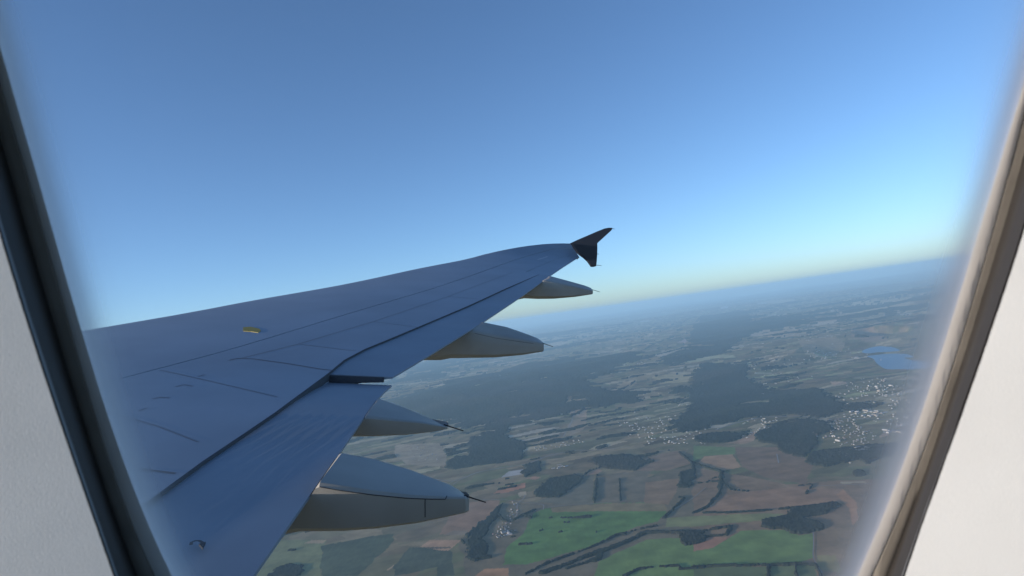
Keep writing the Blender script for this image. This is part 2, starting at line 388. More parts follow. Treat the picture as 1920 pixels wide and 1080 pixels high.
for k_, (p_, w_) in enumerate([
    (Z5((300, 1070), (420, 1010), (560, 960), (680, 915), (780, 865), (900, 832), (1000, 815)), 13),
    (Z5((400, 1060), (540, 1010), (680, 955), (760, 930), (850, 890), (940, 850), (1100, 848), (1230, 850)), 42),
    (Z5((520, 1040), (680, 990), (700, 960)), 34),
    (Z5((490, 770), (560, 770), (635, 764)), 28), (Z5((505, 795), (530, 794)), 8), (Z5((270, 912), (330, 910)), 18),
    (Z5((50, 985), (105, 980)), 30), (Z5((375, 840), (395, 832)), 9), (Z5((475, 846), (490, 846)), 7), (Z5((800, 855), (830, 862)), 10),
    (Z5((420, 770), (445, 770)), 5), (Z5((420, 960), (435, 960)), 6), (Z5((675, 842), (676, 850)), 6),
    (Z6((0, 1032), (150, 1026), (280, 1024), (440, 1022), (560, 1018), (650, 1022)), 15),
    (Z6((400, 1030), (400, 1080)), 12), (Z6((545, 1020), (550, 1080)), 10), (Z6((650, 1020), (680, 1080)), 8),
    (Z5((830, 1080), (900, 1045), (1000, 1030), (1120, 1026), (1130, 1045), (1250, 1035)), 15),
    (Z6((60, 742), (200, 742), (330, 735), (500, 720), (680, 700), (760, 692)), 20),
    (Z6((0, 475), (60, 495), (150, 522), (150, 580), (140, 640), (75, 710), (0, 745)), 26),
    (Z6((0, 590), (60, 580), (140, 575)), 20),
    (Z6((0, 850), (80, 835), (200, 815), (180, 860), (0, 880)), 22),
    (Z6((560, 600), (640, 590), (600, 640)), 10), (Z6((140, 560), (200, 620), (300, 630)), 12),
    (Z5((1120, 660), (1150, 665), (1090, 720), (1040, 770)), 16), (Z5((680, 540), (665, 690)), 20),
    (Z5((800, 560), (805, 680)), 6), (Z5((590, 560), (640, 520), (700, 500)), 12), (Z5((1120, 420), (1190, 480), (1200, 520)), 18),
    (ZA((600, 290), (640, 250)), 12), (ZA((340, 620), (540, 520)), 22), (ZA((440, 570), (520, 600)), 16),
    (ZA((180, 560), (230, 620), (300, 640)), 12), (ZA((300, 800), (370, 780)), 14), (ZA((0, 1000), (100, 990)), 24),
    (ZB((240, 770), (290, 765)), 12), 
    (ZB((1540, 690), (1560, 715)), 12), 
    (ZF((450, 550), (740, 512), (960, 490)), 22), (ZF((1000, 380), (1160, 375)), 30),
    (ZC((0, 540), (220, 470), (400, 400), (600, 340)), 60), (ZC((230, 292), (290, 290)), 60),
    (Z7((560, 440), (680, 405), (770, 380)), 70), (Z7((340, 640), (480, 560), (580, 510)), 40), (Z7((650, 330), (740, 300), (810, 265)), 80),
    (Z7((880, 165), (1010, 165)), 160), (Z7((1100, 180), (1260, 175), (1400, 168)), 160), (Z7((1030, 262), (1190, 268)), 90),
]):
    WOOD |= belt(p_, w_ * .8, k_)
far_n = fbm(wx / 1.8, wy, 2600, 83, 5, 0.55)
copse = (far_n + .0032 * GZ > 0.38 - .05 * np.clip((GRR - 20000) / 10000, 0, 1)) & (GRR > 7000)
trees_n = (fbm(fa / 2.2, fb, 300, 87, 4, .6) + .35 * far_n > 0.36) & (GRR > 6500)
keep_out = np.zeros(len(GX), bool)
for p_ in (ZF((0, 870), (380, 860), (440, 960), (420, 1060), (100, 1040), (0, 960)), ZD((380, 380), (1500, 420), (1400, 1000), (380, 1000)),
           ZE((360, 240), (1300, 100), (1500, 400), (1000, 820), (400, 820), (560, 440))):
    keep_out |= inside(GX, GY, gpoly(p_))
WOOD |= (copse | trees_n) & ~keep_out
# gaps and clearings
WOOD &= ~((fbm(GX, GY, 420, 89, 4) > 0.50) & (GRR > 9000))

# ---- lakes
LAKES = [
    (ZD((840, 530), (900, 495), (1000, 472), (1100, 480), (1160, 490), (1230, 530), (1120, 545), (1000, 548), (900, 556)), 'broad pale blue lake arm beyond the narrow spit'),
    (ZD((900, 600), (1000, 582), (1140, 570), (1300, 575), (1360, 592), (1270, 605), (1380, 618), (1540, 640), (1540, 690), (1400, 705), (1200, 700), (1080, 690), (1000, 668), (960, 632)), 'largest pale blue lake with a pointed near shore'),
    (ZD((960, 320), (1020, 295), (1090, 305), (1120, 335), (1040, 345)), 'small blue pond upstream of the big lake'),
]
LW = []
for pts, lab in LAKES:
    poly = gpoly(pts); inl = inside(GX, GY, poly)
    big = [(sum(p[0] for p in poly) / len(poly), sum(p[1] for p in poly) / len(poly))]
    lev = float(np.median(GZ[inl])) if inl.any() else 0.0
    d = np.hypot(GX - big[0][0], GY - big[0][1]); rad = max(math.hypot(p[0] - big[0][0], p[1] - big[0][1]) for p in poly)
    f = np.clip((1.5 * rad - d) / (0.4 * rad), 0, 1)
    LW.append((poly, big[0], rad, lab))
lev = float(np.mean([height(np.array([c[0]]), np.array([c[1]]))[0] for _, c, _, _ in LW[:2]]))
for poly, c, rad, lab in LW:
    d = np.hypot(GX - c[0], GY - c[1]); f = np.clip((1.7 * rad - d) / (0.6 * rad), 0, 1); f = f * f * (3 - 2 * f)
    GZ = GZ * (1 - f) + (lev - 2.5) * f
    WOOD &= ~inside(GX, GY, poly)

def terrain_z(x, y):
    z = float(height(np.array([x]), np.array([y]))[0])
    for poly, c, rad, lab in LW:
        f = min(max((1.7 * rad - math.hypot(x - c[0], y - c[1])) / (0.6 * rad), 0), 1); f = f * f * (3 - 2 * f)
        z = z * (1 - f) + (lev - 2.5) * f
    return z

def land_material(name, detail, amount):
    m = bpy.data.materials.new(name); m.use_nodes = True; nt = m.node_tree; b = nt.nodes['Principled BSDF']
    b.inputs['Roughness'].default_value = 1.0; b.inputs['Specular IOR Level'].default_value = 0.1
    at = nt.nodes.new('ShaderNodeAttribute'); at.attribute_name = 'land'
    tc = nt.nodes.new('ShaderNodeTexCoord')
    n = nt.nodes.new('ShaderNodeTexNoise'); n.inputs['Scale'].default_value = detail; n.inputs['Detail'].default_value = 5
    nt.links.new(tc.outputs['Object'], n.inputs['Vector'])
    mr = nt.nodes.new('ShaderNodeMapRange'); mr.inputs['From Min'].default_value = 0.3; mr.inputs['From Max'].default_value = 0.7
    mr.inputs['To Min'].default_value = 1 - amount; mr.inputs['To Max'].default_value = 1 + amount
    nt.links.new(n.outputs['Fac'], mr.inputs['Value'])
    mx = nt.nodes.new('ShaderNodeMix'); mx.data_type = 'RGBA'; mx.blend_type = 'MULTIPLY'; mx.inputs['Factor'].default_value = 1
    nt.links.new(at.outputs['Color'], mx.inputs['A']); nt.links.new(mr.outputs[0], mx.inputs['B'])
    nt.links.new(mx.outputs['Result'], b.inputs['Base Color'])
    return m

LUM = LAND.mean(1, keepdims=True)
LAND = np.clip(LAND * (1 + (np.array([2.95, 2.5, 1.75]) - 1) * np.clip(1.35 - LUM * 4.2, 0.05, 1)), 0, .5)
g_ob = big_mesh('ground', np.stack([GX, GY, GZ], 1), QUADS, land_material('farmland', 0.006, 0.22), LAND)
tag(g_ob, 'hazy patchwork of fields and low hills reaching the horizon', 'ground', kind='structure')

wi = WOOD & (GRR < 60000)
qm = wi[QUADS].any(1) & (GRR[QUADS[:, 0]] > 2500)
used = np.unique(QUADS[qm]); remap = np.full(len(GX), -1); remap[used] = np.arange(len(used))
crown = np.where(wi[used], 11 + 4 * fbm(GX[used], GY[used], 120, 401, 2) + 5 * (RNG.random(len(used)) - 0.5), -1.0)
wcol = np.array([.028, .034, .023])[None] * (1 + 0.6 * fbm(GX[used], GY[used], 900, 409, 5, .6) + 0.3 * (RNG.random(len(used)) - 0.5))[:, None]
brownish = np.clip(fbm(GX[used], GY[used], 1300, 419, 3) * 1.6, 0, 1)[:, None]
wcol = wcol * (1 - brownish * 0.6) + np.array([.064, .050, .036]) * brownish * 0.6
w_ob = big_mesh('woodland', np.stack([GX[used], GY[used], GZ[used] + crown], 1), remap[QUADS[qm]], land_material('bare_woods', 0.02, 0.3), wcol)
tag(w_ob, 'dark bare woods, copses and hedgerows spread over the hills', 'woodland', kind='stuff')

# water
wm = mat('lake_water', (.04, .13, .24), 0.38, 0, 0.28)
nt = wm.node_tree; n = nt.nodes.new('ShaderNodeTexNoise'); n.inputs['Scale'].default_value = 0.15; n.inputs['Detail'].default_value = 3
tc = nt.nodes.new('ShaderNodeTexCoord'); nt.links.new(tc.outputs['Object'], n.inputs['Vector'])
bp = nt.nodes.new('ShaderNodeBump'); bp.inputs['Strength'].default_value = 0.25; bp.inputs['Distance'].default_value = 0.4
nt.links.new(n.outputs['Fac'], bp.inputs['Height']); nt.links.new(bp.outputs[0], nt.nodes['Principled BSDF'].inputs['Normal'])
for poly, c, rad, lab in LW:
    # soften the shore
    P = [Vector((p[0], p[1], 0)) for p in poly]; N = len(P); pts = []
    for i in range(N):
        a, b_, c_, d_ = P[i - 1], P[i], P[(i + 1) % N], P[(i + 2) % N]
        for k in range(6):
            t = k / 6
            pts.append(0.5 * ((2 * b_) + (c_ - a) * t + (2 * a - 5 * b_ + 4 * c_ - d_) * t * t + (3 * b_ - a - 3 * c_ + d_) * t ** 3))
    bm = bmesh.new()
    top = [bm.verts.new((p.x, p.y, lev)) for p in pts]
    f = bm.faces.new(top); bmesh.ops.triangulate(bm, faces=[f])
    if sum(fc.normal.z for fc in bm.faces) < 0: bmesh.ops.reverse_faces(bm, faces=bm.faces[:])
    me = bpy.data.meshes.new('lake'); bm.to_mesh(me); bm.free(); me.materials.append(wm)
    tag(link(bpy.data.objects.new('lake', me)), lab, 'lake', kind='structure')

# roads
rm = mat('road_dust', (.24, .215, .19), 1.0, noise=(0.004, .2))
def road(pts, w, lab):
    g = [ground(*p)[:2] for p in pts]; V = [Vector((a[0], a[1], 0)) for a in g]; path = []
    for i in range(len(V) - 1):
        a, b_, c_, d_ = V[max(i - 1, 0)], V[i], V[i + 1], V[min(i + 2, len(V) - 1)]
        n_seg = max(3, int((c_ - b_).length / 60))
        for k in range(n_seg + (i == len(V) - 2)):
            t = k / n_seg
            path.append(0.5 * ((2 * b_) + (c_ - a) * t + (2 * a - 5 * b_ + 4 * c_ - d_) * t * t + (3 * b_ - a - 3 * c_ + d_) * t ** 3))
    vs, fs = [], []
    for i, p in enumerate(path):
        d = (path[min(i + 1, len(path) - 1)] - path[max(i - 1, 0)]).normalized(); nrm = Vector((-d.y, d.x, 0)) * w / 2
        for s in (-1, 1):
            q = p + nrm * s; vs.append((q.x, q.y, terrain_z(q.x, q.y) + 3.0))
        if i: fs.append((2 * i - 2, 2 * i - 1, 2 * i + 1, 2 * i))
    o = mesh_obj('road', vs, fs, rm)
    if sum(p.normal.z for p in o.data.polygons) < 0: o.data.flip_normals()
    tag(o, lab, 'road', kind='structure')
road([(815, 899), (853, 902), (890, 888), (925, 880), (978, 872), (1000, 866), (1035, 853), (1077, 845), (1120, 844), (1180, 838)], 17, 'pale road curving past the white works and into the hills')
road(Z6((120, 302), (170, 285), (250, 260), (340, 240), (430, 232), (560, 230), (660, 236), (750, 240), (900, 243), (1060, 250)), 26, 'pale highway bending round the dark forest to the town')
road(ZA((680, 495), (800, 482), (930, 467), (1110, 458), (1320, 442)), 8, 'dirt track along the top of the big green field')
road(ZA((0, 418), (120, 415), (230, 424)), 8, 'dirt track beside the reddish field')
road(ZA((470, 440), (560, 450), (640, 468), (640, 520)), 7, 'short pale lane above the village')
road(ZA((455, 370), (445, 400), (400, 440), (375, 480), (380, 540), (350, 610), (300, 640), (250, 680), (260, 750)), 9, 'village street winding down between houses')
road(ZB((1440, 275), (1500, 240), (1560, 215)), 9, 'lane forking off the pale road')
road(ZB((1480, 275), (1530, 240)), 9, 'short lane beside the pale road fork')
road(Z5((500, 340), (540, 270), (560, 200)), 14, 'farm track climbing the pale slope')
road(Z5((170, 672), (300, 690), (400, 706)), 7, 'thin track linking the village to the reddish field')
road(Z6((640, 848), (642, 920), (641, 985), (690, 1070)), 7, 'straight track along the edge of the lower green field')
road(Z6((560, 604), (700, 600), (900, 592), (1020, 580)), 8, 'faint track between the brown field and the town gardens')
road(Z5((1062, 742), (1130, 705), (1200, 660), (1260, 610)), 7, 'thin track climbing from the green field to the hedges')
road(Z6((445, 430), (455, 480)), 10, 'short red dirt track among brown fields')

# ------------------------------------------------------------------ houses of the village and the towns
wall_m = [mat('render_white', (.42, .40, .38), .8), mat('render_cream', (.32, .28, .23), .8), mat('render_grey', (.22, .21, .20), .8)]
roof_m = [mat('roof_slate', (.13, .125, .125), .7), mat('roof_tile', (.19, .095, .07), .8), mat('roof_zinc', (.26, .26, .27), .6)]
def house_mesh(name, w, d, h, rise, wmat, rmat):
    bm = bmesh.new(); o = 0.5
    x, y = w / 2, d / 2
    b = [bm.verts.new(p) for p in ((-x, -y, -2), (x, -y, -2), (x, y, -2), (-x, y, -2))]
    t = [bm.verts.new(p) for p in ((-x, -y, h), (x, -y, h), (x, y, h), (-x, y, h))]
    g0, g1 = bm.verts.new((-x, 0, h + rise)), bm.verts.new((x, 0, h + rise))
    for i in range(4): bm.faces.new((b[i], b[(i + 1) % 4], t[(i + 1) % 4], t[i]))
    bm.faces.new((t[0], g0, t[3])); bm.faces.new((t[1], t[2], g1))
    z = h - 0.25
    e = [bm.verts.new(p) for p in ((-x - o, -y - o, z), (x + o, -y - o, z), (x + o, y + o, z), (-x - o, y + o, z), (-x - o, 0, h + rise + .15), (x + o, 0, h + rise + .15))]
    rf = [bm.faces.new((e[0], e[1], e[5], e[4])), bm.faces.new((e[2], e[3], e[4], e[5]))]
    # chimney
    cx, cy = w * .2, d * .1
    k = [bm.verts.new((cx + a, cy + c_, zz_)) for zz_ in (h + rise * .5, h + rise + 1.1) for a, c_ in ((-.5, -.5), (.5, -.5), (.5, .5), (-.5, .5))]
    for i in range(4): bm.faces.new((k[i], k[(i + 1) % 4], k[4 + (i + 1) % 4], k[4 + i]))
    bm.faces.new(k[4:])
    for f in rf: f.material_index = 1
    bmesh.ops.recalc_face_normals(bm, faces=bm.faces)
    me = bpy.data.meshes.new(name); bm.to_mesh(me); bm.free()
    me.materials.append(wmat); me.materials.append(rmat)
    return me
HM = [house_mesh('house', 14, 10, 5, 3.5, wall_m[i % 3], roof_m[(i * 2 + i // 3) % 3]) for i in range(6)]
BM_ = [house_mesh('works_building', 52, 22, 9, 3, wall_m[0], roof_m[2]), house_mesh('works_building', 70, 26, 10, 2.5, wall_m[1], roof_m[0])]
APT = [house_mesh('apartment_block', 46, 15, 17, 1.5, wall_m[0], roof_m[0]), house_mesh('apartment_block', 34, 15, 22, 1.5, wall_m[1], roof_m[2])]
def scatter(pts, n, meshes, name, lab, cat, group, spread=0.3, smin=.8, smax=1.2, ang=0.4, mode='street'):
    poly = gpoly(pts); xs = [p[0] for p in poly]; ys = [p[1] for p in poly]; k = 0; tries = 0; got = []
    while k < n and tries < 6000:
        tries += 1
        x, y = random.uniform(min(xs), max(xs)), random.uniform(min(ys), max(ys))
        if not inside(np.array([x]), np.array([y]), poly)[0]: continue
        if mode == 'street':                     # houses stand in rows along streets
            ca_, sa_ = math.cos(ang), math.sin(ang); a, b = x * ca_ + y * sa_, -x * sa_ + y * ca_
            b = round(b / 78) * 78 + random.choice((-15, 15)) + random.uniform(-4, 4); x, y = a * ca_ - b * sa_, a * sa_ + b * ca_
        if any(math.hypot(x - a, y - b) < 22 for a, b in got): continue
        got.append((x, y))
        o = bpy.data.objects.new(name, random.choice(meshes)); SC.collection.objects.link(o)
        s = random.uniform(smin, smax)
        o.location = (x, y, terrain_z(x, y) + .3); o.scale = (s, s, s)
        o.rotation_euler = (0, 0, ang + random.choice((0, math.pi / 2)) + random.uniform(-spread, spread))
        tag(o, lab, cat, group); k += 1
scatter(ZA((130, 790), (200, 690), (240, 630), (330, 650), (360, 740), (330, 790), (220, 800)), 24, HM, 'house', 'small pale house in the village at the corner of the green field', 'house', 'village houses by the green field')
scatter(ZA((230, 700), (270, 690), (300, 740), (330, 730), (330, 780), (240, 790)), 5, BM_, 'works_building', 'long bright white building in the village beside the green field', 'building', 'white village buildings', smin=.7, smax=.95)
scatter(ZA((260, 600), (330, 440), (400, 440), (400, 560), (330, 620)), 14, HM, 'house', 'small house along the winding street above the village', 'house', 'houses on the village street')
scatter(ZA((650, 140), (720, 75), (890, 60), (890, 105), (740, 130)), 5, BM_, 'works_building', 'white farm building below the pale road', 'building', 'farm buildings below the road', smin=.7, smax=1)
scatter(ZF((100, 900), (260, 880), (400, 920), (360, 1010), (240, 1040), (160, 980)), 26, HM, 'house', 'far house in the hamlet between two fairings', 'house', 'hamlet between the fairings')
scatter(ZE((560, 280), (760, 270), (1000, 380), (1080, 470), (1000, 580), (860, 640), (620, 560), (560, 430)), 105, HM, 'house', 'small pale house in the town below the forest bend', 'house', 'town houses', smin=.8, smax=1.4)
scatter(ZE((380, 430), (520, 430), (520, 490), (400, 490)), 8, HM, 'house', 'pale house on the town edge touching the dark wood', 'house', 'houses at the wood edge', smin=1, smax=1.5)
scatter(ZE((440, 740), (560, 730), (640, 640), (860, 690), (840, 760), (600, 790)), 16, HM, 'house', 'scattered house among trees below the town', 'house', 'houses below the town', smin=1, smax=1.5)
scatter(ZE((600, 470), (720, 480), (720, 530), (620, 530)), 3, APT, 'apartment_block', 'tall white block in the middle of the town', 'building', 'white blocks in the town')
scatter(ZE((840, 600), (940, 600), (1000, 540), (1000, 600), (920, 650)), 6, BM_, 'works_building', 'bright long building on the near side of the town', 'building', 'long town buildings', smin=.8, smax=1.1)
scatter(ZE((790, 190), (1000, 165), (1260, 200), (1080, 240), (960, 250)), 20, BM_, 'works_building', 'pale warehouse in the works beyond the highway', 'building', 'warehouses beyond the highway', smin=.8, smax=1.3)
scatter(ZE((1180, 400), (1320, 400), (1320, 440), (1200, 440)), 5, BM_, 'works_building', 'pale shed on the bare yard right of the town', 'building', 'sheds on the bare yard', smin=.9, smax=1.4)
scatter(ZD((640, 900), (780, 820), (1000, 790), (1160, 850), (1380, 960), (1200, 1000), (900, 980)), 40, HM, 'house', 'tiny far house in the settlement below the lake', 'house', 'houses below the lake', smin=.9, smax=1.7, ang=1.1)
scatter(ZD((920, 800), (1120, 820), (1150, 900), (1060, 970), (920, 940)), 8, APT, 'apartment_block', 'tiny white block in the settlement below the lake', 'building', 'blocks below the lake')
scatter(ZD((690, 590), (770, 590), (860, 610), (800, 650)), 5, BM_, 'works_building', 'tiny white works left of the lake', 'building', 'works beside the lake', smin=.9, smax=1.3)
scatter(ZD((250, 520), (600, 510), (600, 560), (460, 630), (340, 600)), 22, HM, 'house', 'far house in the village between forest and lake', 'house', 'houses between forest and lake', smin=1, smax=1.7, ang=.9)
scatter(ZC((1270, 910), (1410, 910), (1520, 910), (1340, 1000)), 5, BM_, 'works_building', 'lone white building in the forest clearing', 'building', 'buildings in the clearing', smin=.8, smax=1.2)

# the many farther houses, too many and too small to count
def far_houses(n):
    vs, fs, mi = [], [], []; k = 0
    ok = np.nonzero((GRR > 7500) & (GRR < 42000) & ~WOOD & (np.abs(np.arctan2(GX, GY)) < .75) &
                    ((fbm(GX, GY, 2300, 701, 4) + .5 * vnoise(GX / 500, GY / 500, 719) > .42) | (np.abs(fbm(GX, GY, 5200, 709, 2)) < .018)))[0]
    for i in RNG.choice(ok, n, replace=False):
        x, y, z = GX[i] + RNG.uniform(-20, 20), GY[i] + RNG.uniform(-20, 20), GZ[i]
        s = RNG.uniform(.6, 1.35) * (1 + min(GRR[i], 30000) / 40000); w, d, h, r_ = 7 * s, 5 * s, 5 * s, 3 * s; a = .4 + RNG.integers(0, 2) * 1.57 + RNG.uniform(-.3, .3)
        c_, s_ = math.cos(a), math.sin(a); o = len(vs)
        for px, py, pz in ((-w, -d, -3), (w, -d, -3), (w, d, -3), (-w, d, -3), (-w, -d, h), (w, -d, h), (w, d, h), (-w, d, h), (-w, 0, h + r_), (w, 0, h + r_)):
            vs.append((x + px * c_ - py * s_, y + px * s_ + py * c_, z + pz))
        for f, m_ in (((0, 1, 5, 4), 0), ((1, 2, 6, 9, 5), 0), ((2, 3, 7, 6), 0), ((3, 0, 4, 8, 7), 0), ((4, 5, 9, 8), 1), ((6, 7, 8, 9), 1)):
            fs.append(tuple(o + q for q in f)); mi.append(m_)
    me = bpy.data.meshes.new('far_houses'); me.from_pydata(vs, [], fs)
    me.materials.append(wall_m[0]); me.materials.append(roof_m[0]); me.polygons.foreach_set('material_index', mi)
    tag(link(bpy.data.objects.new('far_houses', me)), 'countless tiny pale houses scattered over the far hazy hills', 'houses', kind='stuff')
far_houses(1100)

# ------------------------------------------------------------------ the wing
PSI = R(2.8); YC, XC = 1.55, 7.9               # eye position in the aircraft: outboard, aft (metres)
cp, sp = math.cos(PSI), math.sin(PSI)
def a2c(x, y):                                 # aircraft plan position -> camera right, out
    dx, dy = x - XC, y - YC
    return dx * cp - dy * sp, dx * sp + dy * cp
def interp(tr, u):
    us = [p[0] for p in tr]; vs = [p[1] for p in tr]
    return float(np.interp(u, us, vs))
LE_TR = [(120, 623.5), (150, 618), (400, 574), (595, 540), (740, 512), (880, 483), (955, 467), (1010, 456.5), (1030, 456), (1067, 457.5)]
TE_TR = [(462, 1080), (517, 1010), (635, 845), (650, 824), (705, 745), (735, 705), (790, 672), (902, 604), (969, 560), (1033, 516), (1052, 503), (1088, 480)]
KINK, TIP = 6.4, 16.75
te_x = lambda y: 7.29 + max(0, y - KINK) * 0.277
le_x = lambda y: 0.52 * y
def tip_le(y):                                 # leading edge sweeps back towards the tip
    d = max(0.0, y - 15.0)
    return le_x(y) + 0.40 * d * d
def h_at(trace, x, y):
    X, Z = a2c(x, y); u = 960 + F * X / Z
    return -(interp(trace, u) - 540) / F * Z, u
ys_fit = np.linspace(8.4, 16.74, 60)
le_h = np.polyfit(ys_fit, [h_at(LE_TR, tip_le(y) + .06, y)[0] for y in ys_fit], 7)
LE0 = np.polyval(le_h, 9.0); LES = (np.polyval(le_h, 11.0) - LE0) / 2.0 * .92
def le_height(y):
    return np.polyval(le_h, y) if y > 9.0 else LE0 + (y - 9.0) * LES
te_s = [(y, h_at(TE_TR, te_x(y), y)[0]) for y in np.linspace(3.75, 16.6, 60)]
def te_height(y):
    if y < 3.75: return te_s[0][1] + (y - 3.75) * (te_s[6][1] - te_s[0][1]) / (te_s[6][0] - te_s[0][0])
    return float(np.interp(y, [a for a, _ in te_s], [b for _, b in te_s]))
T0 = 0.06
def surf(y, t, drop=0.0):
    """a point of the upper skin in camera metres; t = 0 nose, 1 trailing edge"""
    xl, xt = tip_le(y), te_x(y); c = xt - xl
    x = xl + t * c
    hl, ht = le_height(y), te_height(y)
    if t >= T0:
        s = (t - T0) / (1 - T0); h = hl + (ht - hl) * s + 0.055 * c * s * (1 - s) * (1 - 0.3 * s) * min(1, c / 3)
    else:
        e = (T0 - t) / T0; h = hl - 0.045 * c * (1 - math.sqrt(max(0, 1 - e * e)))
    X, Z = a2c(x, y)
    return Vector((X, h - drop, Z))
def under(y, t):
    p = surf(y, t); c = te_x(y) - tip_le(y)
    th = c * 0.115 * (1.6 * math.sqrt(max(t, 0)) * (1 - t) + 0.02) + 0.012
    if t < T0: th = c * 0.10 * math.sqrt(max(t, 0) / T0) * .45
    return Vector((p.x, p.y - th, p.z))
def proj(p): return 960 + F * p.x / p.z, 540 - F * p.y / p.z
def t_on(trace, y, lo, hi):
    f = lambda t: (lambda uv: uv[1] - interp(trace, uv[0]))(proj(surf(y, t)))
    a, b = lo, hi
    fa_ = f(a)
    for _ in range(40):
        m = (a + b) / 2
        if (f(m) > 0) == (fa_ > 0): a = m
        else: b = m
    return (a + b) / 2
SLAT_TR = [(150, 730), (200, 716.5), (400, 664), (480, 641), (640, 592), (815, 540), (880, 518), (972, 485), (1000, 477), (1040, 466)]
FLAP_TR = [(200, 1026), (270, 964), (400, 849), (480, 801), (630, 690), (655, 667), (745, 630), (880, 573), (949, 541), (1010, 515), (1035, 506)]
YS = [2.0, 2.6, 3.2, 3.6, 4.0, 4.4, 4.8, 5.2, 5.6, 6.0, KINK] + list(np.arange(6.8, 15.5, 0.4)) + [15.55, 15.75, 15.95, 16.15, 16.35, 16.5, 16.65, TIP]
YF = 12.95                                     # outer end of the flaps
ts_ = {}; tf_ = {}
for y in YS + [YF]:
    ts_[y] = t_on(SLAT_TR, y, 0.08, 0.6) if y > 5.9 else None
    tf_[y] = t_on(FLAP_TR, y, 0.45, 0.985) if 4.4 <= y <= YF else None
YS = sorted(YS + [YF])
for y in YS:
    if ts_[y] is None or y > 16.4: ts_[y] = 0.6 if y < 8 else 0.42
    if tf_.get(y) is None and y < YF: tf_[y] = 0.90
paint_w = mat('wing_paint', (.225, .27, .33), .42, 0, .5, noise=(1.3, .10, 6))
paint_f = mat('flap_paint', (.215, .26, .315), .45, 0, .5, noise=(1.7, .10, 6))
paint_g = mat('fairing_paint', (.35, .325, .285), .45, 0, .4, noise=(3, .12, 5))
dark_gap = mat('sealant_and_shade', (.05, .055, .065), .7)  # sealant colour; also serves as painted shade at the flap edges
navy = mat('navy_paint', (.012, .016, .028), .45)
black = mat('black_wire', (.012, .012, .014), .5)
yellow = mat('yellow_paint', (.34, .25, .015), .5)
root = bpy.data.objects.new('aircraft_wing', None); SC.collection.objects.link(root)
root.location = c2w(surf(4.0, .5)); root.empty_display_size = 1
bpy.context.view_layer.update()
tag(root, 'grey airliner wing with canoe fairings and a dark fenced tip', 'aircraft wing')

def solid(name, ys, tops, bots, m, sharp=35):
    """closed shell between rows of upper points and rows of lower points (camera metres)"""
    vs, fs = [], []; n = len(tops[0]); L = 2 * n
    for T, B in zip(tops, bots):
        vs += [c2w(p) for p in T] + [c2w(p) for p in reversed(B)]
    for i in range(len(ys) - 1):
        for k in range(L):
            a, b = i * L + k, i * L + (k + 1) % L
            fs.append((a, b, b + L, a + L))
    fs.append(tuple(range(L))); fs.append(tuple((len(ys) - 1) * L + k for k in range(L)))
    return mesh_obj(name, vs, fs, m, root, True, sharp)

def span(y0, y1): return [y for y in YS if y0 - 1e-6 <= y <= y1 + 1e-6]
def lin(a, b, n): return [a + (b - a) * i / (n - 1) for i in range(n)]
GAP = 0.010                                    # half width of a joint, metres
def gapt(y): return GAP / (te_x(y) - tip_le(y))
# leading edge panel (from the nose to the first joint)
S = YS
nose = [0, .004, .012, .022, .034, .047, .06, .09, .13, .18]
tops = [[surf(y, t) for t in nose] + [surf(y, t) for t in lin(.22, ts_[y] - gapt(y), 8)] for y in S]
bots = [[under(y, t) for t in nose] + [under(y, t) for t in lin(.22, ts_[y] - gapt(y), 8)] for y in S]
solid('leading_edge_panel', S, tops, bots, paint_w)
# main box
S = YS
def box_end(y): return (tf_[y] - 0.0) if y <= YF else 0.80
tops = [[surf(y, t) for t in lin(ts_[y] + gapt(y), (box_end(y) if y <= YF else .80), 14)] for y in S]
bots = [[under(y, t) for t in lin(ts_[y] + gapt(y), (box_end(y) if y <= YF else .80), 14)] for y in S]
# beyond the flaps the trailing part is the aileron; the outermost tip carries its own trailing edge
solid('wing_box', S, tops, bots, paint_w)
# dark filler low in the joint
vs, fs = [], []
for i, y in enumerate(YS):
    for dt in (-3, 3):
        p = surf(y, ts_[y] + dt * gapt(y)); vs.append(c2w(p - Vector((0, .012, 0))))
    if i: fs.append((2 * i - 2, 2 * i - 1, 2 * i + 1, 2 * i))
mesh_obj('joint_seal', vs, fs, dark_gap, root)

def flap(ys, drop, name, t_start, m):
    tops, bots = [], []
    for y in ys:
        a = t_start(y); T, B = [], []; d = drop(y)
        for k, t in enumerate(lin(a, 1.0, 9)):
            s = k / 8; p = surf(y, t, d)
            T.append(p); B.append(p - Vector((0, 0.012 + 0.10 * (1 - s) ** 1.2, 0)))
        tops.append(T); bots.append(B)
    return solid(name, ys, tops, bots, m, 30)
def inner_drop(y):
    k = min(max((y - 5.3) / (KINK - 5.3), 0), 1); return .014 + .052 * k * k
INS = [y for y in YS if y <= KINK]
INS = INS[:-1] + [KINK - .012]
tf_[KINK - .012] = tf_[KINK]
flap(INS, inner_drop, 'flap', lambda y: tf_[y] - .010, paint_f)
OUT = [KINK + .012] + [y for y in YS if KINK < y < YF] + [YF - .01]
tf_[KINK + .012] = tf_[KINK]; tf_[YF - .01] = tf_[YF]
flap(OUT, lambda y: .012 - .012 * max(0, (y - 11) / 2), 'flap', lambda y: tf_[y] - .006, paint_f)
AIL = [YF + .01] + [y for y in YS if YF < y <= 16.15]
flap(AIL, lambda y: .002, 'aileron', lambda y: .803, paint_w)
END = [16.17] + [y for y in YS if y > 16.17]
flap(END, lambda y: 0.0, 'tip_trailing_edge', lambda y: .80, paint_w)
vs, fs = [], []                                # strip coloured as the shaded gap at the box's rear edge, above the flaps
SE = [y for y in YS if 2.6 <= y <= YF]
